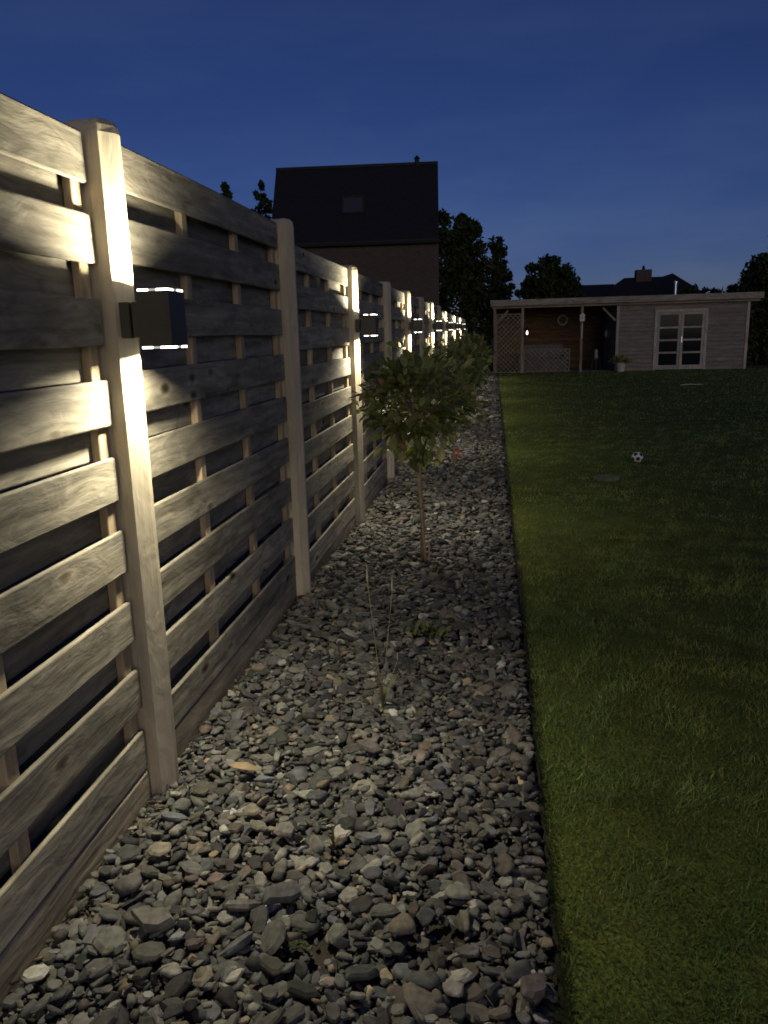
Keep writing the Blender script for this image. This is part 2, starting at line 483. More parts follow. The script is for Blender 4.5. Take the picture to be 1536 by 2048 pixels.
def board_mesh(name, L, H, T, seed):
    """board lying along Y, rounded edges, slight cup and wander"""
    r = random.Random(seed)
    prof = []
    b = 0.005
    for (sx, sz) in ((1, 1), (-1, 1), (-1, -1), (1, -1)):
        x, z = sx * T / 2, sz * H / 2
        pts = [(x, z - sz * b), (x - sx * b * .3, z - sz * b * .3), (x - sx * b, z)]
        if sx * sz < 0: pts = pts[::-1]
        prof += pts
    n = len(prof); ny = 7; vs = []; fs = []
    ph = r.uniform(0, 6.28); am = r.uniform(0.0004, 0.002)
    for k in range(ny):
        t = k / (ny - 1); y = (t - .5) * L
        dx = am * math.sin(ph + t * 5.0); dz = am * 0.9 * math.cos(ph * 1.7 + t * 4.0)
        for (x, z) in prof: vs.append((x + dx, y, z + dz + r.uniform(-.0004, .0004)))
    for k in range(ny - 1):
        for q in range(n): fs.append((k * n + q, k * n + (q + 1) % n, (k + 1) * n + (q + 1) % n, (k + 1) * n + q))
    fs += [tuple(range(n)), tuple(range((ny - 1) * n, ny * n))[::-1]]
    m = MB(); m.add(vs, fs)
    return m.mesh(name, M['kerb' if name == 'gravel_board' else 'board'])


PL = S - 0.107
front_meshes = [board_mesh('board', PL, 0.128, 0.016, k) for k in range(5)]
back_meshes = [board_mesh('board', PL - 0.012, 0.112, 0.015, 20 + k) for k in range(4)]
low_mesh = [board_mesh('gravel_board', PL, 0.235, 0.024, 40 + k) for k in range(3)]
m_ = MB().box(-.013, .013, -.024, .024, -0.87, 0.87)
batten_mesh = m_.mesh('batten', M['batten'], bevel=0.003)

TOPS = [1.934, 1.734, 1.515, 1.294, 1.079, 0.863, 0.648, 0.431, 0.222]
fence = empty('garden_fence', (FX, post_y(1), 0), 'long wooden garden fence of overlapping grey boards between pale posts', 'fence')


def into_fence(o):
    o.parent = fence; o.location = Vector(o.location) - Vector(fence.location); return o


for i in range(-1, 16):
    yc = (post_y(i - 1) + post_y(i)) / 2
    z0 = panel_z(i)
    p = into_fence(link('fence_panel', None, None, (FX, yc, z0)))
    for k, t in enumerate(TOPS):
        h = 0.128
        o = link('board', random.choice(front_meshes), p,
                 (-0.008 + random.uniform(-.001, .001), random.uniform(-.004, .004), t - h / 2 + random.uniform(-.004, .004)),
                 (0, random.uniform(-.012, .012), random.choice((0, math.pi)) + random.uniform(-.0006, .0006)))
        o.rotation_euler.x = random.uniform(-.0018, .0018)
    for k in range(8):
        zc = (TOPS[k] - .128 + TOPS[k + 1]) / 2 + (.010 if k < 4 else .003)
        link('board', random.choice(back_meshes), p, (-0.0525, random.uniform(-.003, .003), zc + random.uniform(-.004, .004)),
             (0, random.uniform(-.01, .01), random.choice((0, math.pi))))
    for q in range(4):
        link('batten', batten_mesh, p, (-0.0304, -0.862 + q * 0.5747 + random.uniform(-.006, .006), 1.0555))
    link('gravel_board', random.choice(low_mesh), p, (-0.0135, 0, -0.030), (0, 0, random.choice((0, math.pi))))


def post_mesh(name, H):
    """rounded-corner post; local x=0 at panel face, lawn face at +0.072"""
    x0, x1, hw, ch = -0.003, 0.064, 0.0425, 0.033
    hf = 0.034
    prof = [(-0.070, -0.032), (x0, -0.032), (x0, -hw), (x1 - 0.031, -hw), (x1, -hw + 0.045), (x1, hf - 0.010), (x1 - 0.010, hf), (x0, hf), (x0, 0.026), (-0.070, 0.026)]
    n = len(prof); cx, cy = 0.03, 0; x0 = -0.003
    rings = [(-0.12, 0.0), (0.6, 0.0), (1.2, 0.0), (H - 0.035, 0.0), (H - 0.016, 0.004), (H - 0.005, 0.011), (H, 0.022)]
    vs = []; fs = []
    for z, ins in rings:
        for (x, y) in prof:
            sx = (x - cx) / (x1 - x0) * 2; sy = y / hw
            vs.append((x - max(-1, min(1, sx)) * ins, y - sy * ins * 0.7, z))
    for k in range(len(rings) - 1):
        for q in range(n): fs.append((k * n + q, k * n + (q + 1) % n, (k + 1) * n + (q + 1) % n, (k + 1) * n + q))
    fs += [tuple(range(n))[::-1], tuple(range((len(rings) - 1) * n, len(rings) * n))]
    m = MB(); m.add(vs, fs)
    return m.mesh(name, M['post'], smooth=False)


post_m = post_mesh('fence_post', 1.955)
for i in range(-2, 16):
    lampy = i % 2 == 1
    zb = max(panel_z(i), panel_z(i + 1)) if i < 15 else panel_z(15)
    o = link('fence_post', post_m, None, (FX, post_y(i), zb + random.uniform(-.004, .006)), (random.uniform(-.003, .003), random.uniform(-.003, .003), random.uniform(-.02, .02)))
    into_fence(o)

# ------------------------------------------------------------------ up-and-down wall lamps on every second post
LZ = {1: 0.058, 3: 0.07, 5: 0.092, 7: 0.118, 9: 0.137, 11: 0.161, 13: 0.172, -1: 0.045, -3: 0.03}
LAMP_W = 20.5
LAMP_LABEL = {1: 'large dark metal lamp box on a fence post well before the staked tree', 3: 'dark box wall lamp on the fence post beside the staked tree crown', -1: 'dark box wall lamp on a post before the large lamp', -3: 'dark box wall lamp at the near fence end'}
hx, hy, hz, t_ = 0.045, 0.055, 0.073, 0.003
mb = MB()
mb.box(-hx, -hx + t_, -hy, hy, -hz, hz).box(hx - t_, hx, -hy, hy, -hz, hz)
mb.box(-hx + t_, hx - t_, -hy, -hy + t_, -hz, hz).box(-hx + t_, hx - t_, hy - t_, hy, -hz, hz)
mb.box(-hx + t_, hx - t_, -hy + t_, hy - t_, -0.057, 0.057)
body_m = mb.mesh('lamp_body', M['lamp_metal'])
mb = MB().box(-0.105, -0.076, -0.044, 0.040, -0.050, 0.047).box(-0.076, -0.066, -0.03, 0.03, -0.035, 0.035).box(-0.066, -hx, -0.05, 0.05, -0.050, 0.047)
bracket_m = mb.mesh('wall_bracket', M['lamp_metal'], bevel=0.0015)


def rim(zs):
    """lit glass edge standing proud of the box: bright at the corners, dim between"""
    z0, z1 = (hz, hz + 0.006) if zs > 0 else (-hz - 0.006, -hz)
    e, th = 0.002, 0.004
    ax, ay = hx - e, hy - e
    loop = []
    for (cx, cy, sx, sy) in ((-1, -1, 1, 0), (1, -1, 0, 1), (1, 1, -1, 0), (-1, 1, 0, -1)):
        L = 2 * (ax if sx else ay)
        for d in (0, 0.36, 0.62): loop.append((cx * ax + sx * d * L, cy * ay + sy * d * L, d == 0.36))
    vs = []; n = len(loop)
    for (x, y, _) in loop:
        ix, iy = max(-ax + th, min(ax - th, x)), max(-ay + th, min(ay - th, y))
        vs += [(x, y, z0), (x, y, z1), (ix, iy, z1), (ix, iy, z0)]
    fs = []; mi = []
    for k in range(n):
        a, b = 4 * k, 4 * ((k + 1) % n)
        for q in range(4): fs.append((a + q, b + q, b + (q + 1) % 4, a + (q + 1) % 4)); mi.append(1 if loop[k][2] else 0)
    me = bpy.data.meshes.new('lens'); me.from_pydata(vs, [], fs); me.materials.append(M['lens']); me.materials.append(M['lens_dim'])
    me.polygons.foreach_set('material_index', mi); me.update()
    return me


RIMS = [rim(1), rim(-1)]
ld = bpy.data.lights.new('lamp_light', 'AREA')
ld.shape = 'RECTANGLE'; ld.size = 0.058; ld.size_y = 0.062
ld.energy = LAMP_W; ld.color = (1.0, 0.895, 0.66)
for i, dz in LZ.items():
    root = empty('wall_lamp', (FX + 0.155, post_y(i), CAM_H + dz), LAMP_LABEL.get(i, 'small dark lamp box shining up and down on a post beyond the staked tree'), 'wall lamp', 'wall lamps along the fence')
    link('lamp_body', body_m, root)
    link('wall_bracket', bracket_m, root)
    for a in RIMS: link('lens', a, root)
    for s in (1, -1):
        lo = bpy.data.objects.new('lamp_light', ld); C.objects.link(lo); lo.parent = root
        lo.location = (0.0, 0.017, s * 0.0585)
        lo.rotation_euler = (0 if s < 0 else math.pi, 0, 0)

# ------------------------------------------------------------------ stones
def ico(sub):
    bm = bmesh.new(); bmesh.ops.create_icosphere(bm, subdivisions=sub, radius=1.0)
    v = np.array([p.co[:] for p in bm.verts]); f = np.array([[q.index for q in p.verts] for p in bm.faces]); bm.free(); return v, f


def stone_protos(sub, count):
    v, f = ico(sub); out = []
    for _ in range(count):
        p = v.copy()
        for _k in range(rng.integers(7, 12)):
            n_ = rng.normal(size=3); n_ /= np.linalg.norm(n_); d = rng.uniform(0.32, 0.74)
            ex = np.maximum(p @ n_ - d, 0); p = p - ex[:, None] * n_ * 0.97
        p += rng.normal(scale=0.025, size=p.shape)
        out.append(p / np.abs(p).max(0))
    return out, f


def chip_protos(count):
    out = []
    for _ in range(count):
        n = int(rng.integers(6, 10)); a = np.sort((np.arange(n) + rng.uniform(-.36, .36, n)) / n * 2 * np.pi)
        rad = rng.uniform(.72, 1.0, n); xy = np.stack([np.cos(a) * rad, np.sin(a) * rad], 1)
        sl = rng.uniform(-.35, .35, 2); off = rng.uniform(-.12, .12, 2)
        rings = []
        for sc, z in ((.72, -1), (.98, -.35), (1.0, .25), (.80 + rng.uniform(-.08, .08), .92)):
            q = xy * sc * (1 + rng.uniform(-.05, .05, (n, 1))) + off * max(z, 0)
            rings.append(np.column_stack([q, z + (q @ sl if z > 0 else 0) + rng.uniform(-.08, .08, n)]))
        v = np.concatenate(rings + [np.array([[0, 0, -1.0]]), np.array([[off[0], off[1], 1.02]])]); f = []
        for k in range(3):
            for q in range(n):
                q2 = (q + 1) % n; f += [(k * n + q, k * n + q2, (k + 1) * n + q2), (k * n + q, (k + 1) * n + q2, (k + 1) * n + q)]
        for q in range(n): f += [((q + 1) % n, q, 4 * n), (3 * n + q, 3 * n + (q + 1) % n, 4 * n + 1)]
        out.append((v, np.array(f)))
    return out


CHIP = chip_protos(34)
HI, HIF = stone_protos(2, 26)
LO, LOF = stone_protos(1, 12)
PAL = np.array([(0.115, 0.115, 0.10), (0.085, 0.086, 0.08), (0.055, 0.057, 0.055), (0.15, 0.147, 0.125), (0.11, 0.10, 0.08), (0.095, 0.10, 0.105), (0.19, 0.155, 0.11), (0.13, 0.105, 0.092), (0.25, 0.245, 0.215)])
PW = np.array([.24, .22, .17, .1, .09, .1, .03, .02, .03])


def rotm(a, tx, ty):
    ca, sa = math.cos(a), math.sin(a); cx, sx = math.cos(tx), math.sin(tx); cy, sy = math.cos(ty), math.sin(ty)
    return np.array([[ca, -sa, 0], [sa, ca, 0], [0, 0, 1]]) @ np.array([[1, 0, 0], [0, cx, -sx], [0, sx, cx]]) @ np.array([[cy, 0, sy], [0, 1, 0], [-sy, 0, cy]])


stones = []                       # (x, y, z, a, b, c, yaw, tx, ty, colour)


def soil_patch(x, y):             # thin spots where soil shows between the stones
    s = 0
    for (px, py, r) in ((-0.42, 1.50, .10), (-0.12, 1.55, .12), (-0.36, 3.4, .07), (-0.42, 1.82, .05), (0.02, 1.9, .07)):
        s = max(s, 1 - ((x - px) ** 2 + (y - py) ** 2) / r ** 2)
    return s


def scatter(y0, y1, cell, smean, zlo, zhi, keep=1.0):
    y = y0
    while y < y1:
        x = FX + 0.01
        while x < EDGE_X - 0.012:
            if rng.random() < keep:
                px = x + rng.uniform(-.5, .5) * cell; py = y + rng.uniform(-.5, .5) * cell
                if FX + .012 < px < EDGE_X - .015 and soil_patch(px, py) < rng.uniform(.1, 1.1):
                    a = smean * float(np.clip(rng.lognormal(0, .36), .42, 2.3))
                    b = a * rng.uniform(.42, .9); c = a * rng.uniform(.16, .42)
                    lim = min(px - FX - .004, EDGE_X - px - .002)
                    if a > lim * 1.0: a = max(lim, .012); b = min(b, a); c = min(c, a * .6)
                    steep = rng.random() < .14
                    tx, ty = (rng.normal(0, .75), rng.normal(0, .6)) if steep else (rng.normal(0, .27), rng.normal(0, .27))
                    k = rng.choice(len(PAL), p=PW); col = PAL[k] * float(rng.lognormal(0, .34)) * 1.12 + rng.normal(0, .0025, 3)
                    # bigger, paler river cobbles near the lawn edge
                    if px > -.15 and y < 4 and rng.random() < .12: a *= 1.18; b = a * .75; c = a * .45; col = np.array((.14, .122, .104)) * rng.uniform(.7, 1.15)
                    stones.append((px, py, g(py) + rng.uniform(zlo, zhi), a, b, c, rng.uniform(0, 6.283), tx, ty, np.clip(col, .02, .5)))
            x += cell
        y += cell


scatter(1.0, 3.2, .024, .020, -.006, .006)
scatter(1.0, 3.2, .031, .0235, .006, .022, .85)
scatter(3.2, 6.0, .031, .024, -.004, .010)
scatter(3.2, 6.0, .046, .029, .010, .024, .75)
scatter(6.0, 12.0, .046, .032, -.002, .02)
scatter(12.0, 28.6, .085, .056, -.002, .03)
scatter(1.05, 2.9, .0155, .0085, -.014, -.002, .75)
scatter(-1.5, 1.0, .055, .040, -.002, .02)
# a few big flat ones that stand out
for (x, y, a, b, c, yw, tx, ty, col) in ((-.52, 1.62, .062, .028, .016, .55, .5, .1, (.17, .17, .165)), (-.80, 1.50, .075, .036, .018, .1, .25, 0, (.24, .23, .2)), (-.93, 1.62, .040, .036, .016, .3, .15, 0, (.2, .19, .17)),
                                         (-.41, 2.34, .058, .028, .016, -.3, .35, 0, (.2, .185, .18)), (-.2, 1.55, .045, .034, .022, .4, .2, .1, (.25, .22, .17)), (.09, 1.40, .055, .034, .03, 1.2, .1, .2, (.19, .16, .155)),
                                         (-.70, 1.95, .035, .024, .014, 0, .3, 0, (.34, .31, .24)), (-.58, 1.87, .036, .03, .018, 1.0, .5, 0, (.33, .31, .26)), (-.90, 1.75, .036, .03, .014, .5, .2, 0, (.36, .33, .25))):
    stones.append((x, y, g(y) + .04, a, b, c, yw, tx, ty, np.array(col) * .62))


def stone_geo(s, protos, ff):
    if rng.random() < .68:
        p, ff = CHIP[rng.integers(len(CHIP))]; sm = False; c = min(s[5], s[3] * .21)
    else:
        p = protos[rng.integers(len(protos))]; sm = True; c = s[5]
    return (p * np.array((s[3], s[4], c))) @ rotm(*s[6:9]).T, ff, sm


f_, r_, u_ = np.array(f0), np.array(r0), np.array(u0)
P = np.array([s[:3] for s in stones]) - np.array((0, 0, CAM_H))
zc = P @ f_; uu = P @ r_ / np.maximum(zc, .01) * FPX; vv = P @ u_ / np.maximum(zc, .01) * FPX
infr = (zc > .3) & (np.abs(uu) < 775) & (np.abs(vv) < 1030)
upper = np.array([s[2] - g(s[1]) for s in stones]) > .006
area = np.array([s[3] * s[4] for s in stones]) / np.maximum(zc, .3) ** 2 * infr * np.where(upper, 1, .3)
order = np.argsort(-area)
single = set(order[:300].tolist())
for n_ in order[:300]:
    s = stones[n_]
    v, ff, sm_ = stone_geo(s, HI, HIF)
    me = mesh_np('stone', v, ff, M['stone'], cols=np.tile(s[9], (len(v), 1)), smooth=sm_)
    link('stone', me, bed, s[:3])
V, F_, CO, SM = [], [], [], []
vn = 0
for k, s in enumerate(stones):
    if k in single: continue
    v, ff, sm_ = stone_geo(s, LO, LOF)
    V.append(v + np.array(s[:3])); F_.append(ff + vn); vn += len(v)
    CO.append(np.tile(s[9], (len(v), 1))); SM.append(np.full(len(ff), sm_))
sme = mesh_np('stones', np.concatenate(V), np.concatenate(F_), M['stone'], np.concatenate(CO))
sme.polygons.foreach_set('use_smooth', np.concatenate(SM)); sme.update()
st = link('stones', sme, bed)
tag(st, kind='stuff')

# ------------------------------------------------------------------ lawn blades
def blades(boxes):
    VV, CC = [], []
    for (y0, y1, xm, dens, wd, ht) in boxes:
        n = int(dens * (y1 - y0) * (xm - EDGE_X))
        y = rng.uniform(y0, y1, n); x = EDGE_X + .012 + (xm - EDGE_X - .012) * rng.random(n)
        # patchy cover: clumps and thin spots
        q = np.sin(x * 9.1 + 2 * np.sin(y * 5.3)) * np.sin(y * 8.3 + 2 * np.sin(x * 6.7)) + .6 * np.sin(x * 23 + y * 17) * np.sin(y * 29 - x * 11)
        keep = rng.random(n) < .62 + .3 * q
        x, y, q = x[keep], y[keep], q[keep]; n = len(x)
        z = np.interp(y, GY, GZ) - .002
        a = rng.uniform(0, 6.283, n); h = ht * rng.lognormal(0, .28, n) * (1 + .18 * q); l_ = h * rng.uniform(.2, 1.1, n); la = rng.uniform(0, 6.283, n)
        wv = wd * rng.uniform(.6, 1.4, n)
        b0 = np.stack([x - np.cos(a) * wv / 2, y - np.sin(a) * wv / 2, z], 1); b1 = np.stack([x + np.cos(a) * wv / 2, y + np.sin(a) * wv / 2, z], 1)
        tp = np.stack([x + np.cos(la) * l_, y + np.sin(la) * l_, z + h], 1)
        VV.append(np.stack([b0, b1, tp], 1).reshape(-1, 3))
        base = np.array([(.225, .275, .075), (.155, .24, .075), (.28, .30, .085), (.30, .255, .115), (.135, .205, .08)])[rng.choice(5, n, p=[.34, .28, .2, .06, .12])]
        q2 = np.sin(x * 2.3 + 1.7 * np.sin(y * 1.9)) * np.sin(y * 2.7 + 1.3 * np.sin(x * 3.1 + 1))
        base = base * rng.uniform(.6, 1.4, n)[:, None] * (1 + .28 * q)[:, None] * (1 + np.outer(q2, (.22, .10, .02)))
        CC.append(np.repeat(base, 3, 0))
    # ragged fringe hanging over the edging
    n = 14000
    y = 1.0 + 27 * rng.random(n) ** 2.2; x = EDGE_X + rng.uniform(.004, .03, n); z = np.interp(y, GY, GZ) - .004
    h = .02 * rng.lognormal(0, .4, n); wv = .0032 + .0006 * y
    tp = np.stack([x - h * rng.uniform(.1, 1.6, n) * (.5 + .5 * np.sin(y * 31) * np.sin(y * 13)), y + rng.normal(0, .012, n), z + h], 1)
    VV.append(np.stack([np.stack([x, y - wv / 2, z], 1), np.stack([x, y + wv / 2, z], 1), tp], 1).reshape(-1, 3))
    CC.append(np.repeat(np.array([(.17, .2, .06), (.12, .17, .05), (.22, .2, .09)])[rng.integers(3, size=n)] * rng.uniform(.7, 1.2, n)[:, None], 3, 0))
    v = np.concatenate(VV); return v, np.arange(len(v)).reshape(-1, 3), np.concatenate(CC)


v, f, c = blades([(1.1, 2.2, 1.0, 34000, .0034, .019), (2.2, 3.6, 1.9, 20000, .0042, .018), (3.6, 6.0, 3.1, 9500, .006, .018), (6, 12, 6.0, 2600, .009, .018), (12, 28.2, 13, 420, .016, .02)])
gb = link('grass', mesh_np('grass', v, f, M['grass'], c))
tag(gb, 'short mown green grass covering the lawn beside the gravel bed', 'grass', kind='stuff')

# ------------------------------------------------------------------ leaves
def leaf_geo(L, W):
    """pointed oval leaf, folded along the midrib, from the origin along +x"""
    xs = (0, .22, .55, .82, 1.0); ws = (0.02, .75, 1.0, .6, 0.02); v = []
    for x, w_ in zip(xs, ws):
        d = -.18 * (x ** 2) * L
        v += [(x * L, -w_ * W / 2, d + .16 * w_ * W), (x * L, 0, d), (x * L, w_ * W / 2, d + .16 * w_ * W)]
    f = []
    for k in range(4):
        f += [(3 * k, 3 * k + 1, 3 * k + 4, 3 * k + 3), (3 * k + 1, 3 * k + 2, 3 * k + 5, 3 * k + 4)]
    return np.array(v), np.array(f)


LEAF_V, LEAF_F = leaf_geo(1.0, 0.56)


def frame(d, up):
    d = d / np.linalg.norm(d); s = np.cross(up, d)
    if np.linalg.norm(s) < 1e-3: s = np.array((1., 0, 0))
    s /= np.linalg.norm(s); t = np.cross(d, s); return np.stack([d, s, t], 1)


LEAFC = np.array([(.30, .34, .10), (.20, .25, .075), (.40, .43, .13), (.45, .45, .15), (.50, .46, .17), (.36, .23, .12)])


def standard_tree(x, y, cz, rx, rz, seed, nleaf, label, parts=0, leafsize=.075, red=0.0, tag_at=None, low=True):
    r = np.random.default_rng(seed)
    z0 = g(y)
    root = empty('standard_tree', (x, y, z0), label, 'tree')
    top = cz - z0
    lean = r.uniform(-.02, .02)
    tr = MB().tube([(0, 0, -.05), (.004, 0, .25), (-.012, .004, .5), (lean, 0, top - rz * .6), (lean * 1.2, 0, top)], [.017, .015, .014, .013, .009], 8).build('trunk', M['stem'], root, smooth=True)
    if parts:
        stk = MB().tube([(.022, -.016, -.05), (-.022, -.018, .62), (-.03, -.018, top - .1)], [.010, .010, .009], 7)
        stake = stk.build('stake', M['bamboo'], root, smooth=True)
        for zt in (.225, .355):
            px = .022 - .0235 * (zt + .05) / .335 * .5
            t = MB().tube([(px - .022 + .022 * math.cos(a), -.008 + .02 * math.sin(a), zt) for a in np.linspace(0, 6.283, 11)], .0035, 5, cap=False)
            t.build('tie', M['black'], root)
        cm = MB().tube([(.04, -.03, -.02), (.045, -.035, .13)], [.006, .005], 6); cm.build('cane', M['bamboo'], root)
    # twigs out from the trunk head
    tw = MB(); tips = []
    for k in range(46):
        d = r.normal(size=3); d /= np.linalg.norm(d); d[2] = d[2] * .9 + .12
        s0 = np.array((lean, 0, top - rz * r.uniform(.2, .75)))
        e = np.array((lean, 0, top)) + d * np.array((rx, rx, rz)) * r.uniform(.62, 1.0)
        mid = s0 * .45 + e * .55 + np.array((0, 0, .03)); tw.tube([s0, mid, e], [.005, .0035, .002], 4, cap=False); tips.append((s0, mid, e))
    crown_v, crown_f, crown_c = [], [], []; vn = 0; singles = []
    LV = []
    for k in range(nleaf):
        if r.random() < .8:
            s0, mid, e = tips[r.integers(len(tips))]; t = r.uniform(.25, 1.05)
            p = mid * (1 - t) + e * t + r.normal(0, .045, 3)
        else:
            d = r.normal(size=3); d /= np.linalg.norm(d)
            p = np.array((lean, 0, top)) + d * np.array((rx, rx, rz)) * r.uniform(.55, 1.03)
        if low and r.random() < .05: p = np.array((lean + r.normal(0, .05), r.normal(0, .05), top - rz * r.uniform(.85, 1.22)))
        d = p - np.array((lean, 0, top - .05)); d = d / (np.linalg.norm(d) + 1e-6) + r.normal(0, .55, 3) + np.array((0, 0, .12))
        Rm = frame(d, np.array((0, 0, 1.)) + r.normal(0, .35, 3))
        L = leafsize * r.uniform(.45, 1.3)
        v = (LEAF_V * L * np.array((1, r.uniform(.8, 1.15), 1))) @ Rm.T
        out = np.linalg.norm((p - np.array((lean, 0, top))) / np.array((rx, rx, rz)))
        pr = np.array([.34, .34, .2, .06 + .06 * (out > .85), .03 * (out > .8) + .01, .02 + red]); pr /= pr.sum()
        col = LEAFC[r.choice(6, p=pr)] * r.uniform(.75, 1.25)
        LV.append((p, v, col))
    view = np.array((0 - x, 0 - y, CAM_H - z0 - top)); view /= np.linalg.norm(view)
    score = np.array([(p - np.array((0, 0, top))) @ view for p, _, _ in LV]); pick = set(np.argsort(-score)[:parts].tolist())
    for k, (p, v, col) in enumerate(LV):
        if k in pick: singles.append((p, v, col)); continue
        crown_v.append(v + p); crown_f.append(LEAF_F + vn); vn += len(v); crown_c.append(np.tile(col, (len(v), 1)))
    cr = link('crown', mesh_np('crown', np.concatenate(crown_v), np.concatenate(crown_f), M['leaf'], np.concatenate(crown_c), smooth=True), root)
    tag(cr, kind='stuff')
    tw.build('twig', M['stem'], cr)
    for p, v, col in singles:
        link('leaf', mesh_np('leaf', v, LEAF_F, M['leaf'], np.tile(col, (len(v), 1)), smooth=True), cr, p)
    if tag_at:
        tx, tz = tag_at
        t = MB().tube([(tx + .035 * math.cos(a), .0 - .015, tz + .045 * math.sin(a)) for a in np.linspace(-1.2, 3.6, 12)], .005, 5)
        t.box(tx + .02, tx + .045, -.03, -.024, tz - .01, tz + .075)
        tg = t.build('plant_tag', M['tag'], root); tag(tg, 'orange red plastic plant tag')
    return root


standard_tree(-0.44, 4.712, 1.0, .365, .295, 3, 1350, 'bushy green standard tree on a staked stem, foremost in the gravel bed', parts=280, leafsize=.076)
standard_tree(-0.42, 8.3, 1.0, .31, .28, 5, 1000, 'standard tree with orange tag behind the staked one', leafsize=.08, red=.05, tag_at=(.02, .16))
standard_tree(-0.40, 11.9, 1.0, .36, .34, 8, 900, 'dark green standard tree beyond the orange tagged one', leafsize=.09)
standard_tree(-0.40, 15.5, 0.98, .36, .34, 9, 700, 'dark standard tree farthest along the gravel bed near the shed', leafsize=.1)


# ------------------------------------------------------------------ weeds and dry grass in the stones
def weed(name, x, y, label, n, h, spread, cols, seed, wd=.004, heads=0, leafy=False):
    r = np.random.default_rng(seed); root = empty(name, (x, y, g(y) + .01), label, 'plant')
    V, Fq, Cc = [], [], []; vn = 0
    for k in range(n):
        a = r.uniform(0, 6.283); hh = h * r.uniform(.35, 1.0); ln = spread * r.uniform(.2, 1.0) * hh / h
        b0 = r.normal(0, spread * .35, 3) * np.array((1, 1, 0)) if (leafy or h < .05) else np.zeros(3)
        pts = [b0 + np.array((math.cos(a) * ln * t ** 1.6, math.sin(a) * ln * t ** 1.6, hh * t - (.25 * hh * t ** 3 if leafy else 0))) for t in (0, .3, .6, .85, 1)]
        s = np.array((-math.sin(a + .6), math.cos(a + .6), .0)); col = np.array(cols[r.integers(len(cols))]) * r.uniform(.75, 1.25)
        ws = (.7, 1, .9, .6, .1) if not leafy else (.4, .9, 1.4, 1.2, .1)
        for p, w_ in zip(pts, ws): V += [p - s * wd * w_ / 2, p + s * wd * w_ / 2]; Cc += [col, col]
        for q in range(4): Fq.append((vn + 2 * q, vn + 2 * q + 1, vn + 2 * q + 3, vn + 2 * q + 2))
        vn += 10
    tag(link('blades', mesh_np('blades', np.array(V), np.array(Fq), M['straw'], np.array(Cc)), root), kind='stuff')
    return root


wd = weed('dry_grass', -0.412, 2.673, 'thin dry grass tuft with two tall seed stalks standing in the stones', 26, .17, .10, [(.22, .22, .09), (.16, .17, .07), (.26, .22, .12)], 1, .004)
for (tx, tz, hl) in ((-.042, .50, .07), (.048, .47, .055), (.062, .20, .03)):
    MB().tube([(0, 0, 0), (tx * .45, 0, tz * .5), (tx, 0, tz)], [.0017, .0014, .001], 5).build('stalk', M['straw_plain'], wd)
    hd = MB(); hd.tube([(tx, 0, tz - .002), (tx, 0, tz + hl * .3), (tx * 1.02, 0, tz + hl)], [.0015, .0045, .0015], 6).build('seed_head', M['straw_plain'], wd)
weed('ground_plant', -0.30, 3.42, 'low leafy green plant creeping between the stones', 46, .07, .11, [(.10, .13, .035), (.07, .10, .03), (.14, .15, .05)], 2, .012, leafy=True)
weed('withered_tuft', -0.43, 1.84, 'small brown withered tuft among the stones', 16, .06, .06, [(.16, .11, .05), (.12, .1, .05)], 3, .005)
weed('moss_tuft', -0.46, 1.50, 'low mossy green tuft in a bare soil spot', 80, .010, .04, [(.05, .06, .028), (.04, .045, .024)], 4, .007, leafy=True)
weed('sprout', -0.34, 4.36, 'pale green sprout beside the foot of the staked tree', 16, .09, .06, [(.18, .19, .07), (.12, .14, .05)], 5, .008, leafy=True)

v, f = leaf_geo(.105, .034)
dl = link('dry_leaf', mesh_np('dry_leaf', v, f, M['dry'], smooth=True), None, (-.845, 2.16, g(2.17) + .052), (.25, .03, .1))
sm = dl.modifiers.new('thickness', 'SOLIDIFY'); sm.thickness = .0012
tag(dl, 'tan dry leaf lying on the grey stones', 'leaf')

# ------------------------------------------------------------------ ball, twig and cover plate on the lawn
def make_ball(loc, rad, label):
    bm = bmesh.new(); bmesh.ops.create_icosphere(bm, subdivisions=1, radius=1.0)
    base = bmesh.new(); bmesh.ops.create_icosphere(base, subdivisions=1, radius=1.0); base.free(); bm.free()
    phi = (1 + 5 ** .5) / 2
    cen = np.array([(0, s, t * phi) for s in (1, -1) for t in (1, -1)] + [(s, t * phi, 0) for s in (1, -1) for t in (1, -1)] + [(t * phi, 0, s) for s in (1, -1) for t in (1, -1)], float)
    cen /= np.linalg.norm(cen[0])
    v, f = ico(5)
    me = mesh_np('football', v * rad, f, M['ball_w'], smooth=True); me.materials.append(M['ball_b'])
    mid = v[f].mean(1); mid /= np.linalg.norm(mid, axis=1)[:, None]
    dots = mid @ cen.T; best = dots.max(1)
    me.polygons.foreach_set('material_index', (best > math.cos(R(21.5))).astype(np.int32))
    # stitched seams: slight grooves round the black patches
    vd = (v @ cen.T).max(1); vn_ = v * rad * (1 - .02 * np.exp(-((np.degrees(np.arccos(np.clip(vd, -1, 1))) - 21.5) / 1.6) ** 2))[:, None]
    me.vertices.foreach_set('co', vn_.astype(np.float32).ravel()); me.update()
    o = link('football', me, None, loc, (.35, .25, .6)); return tag(o, label, 'ball')


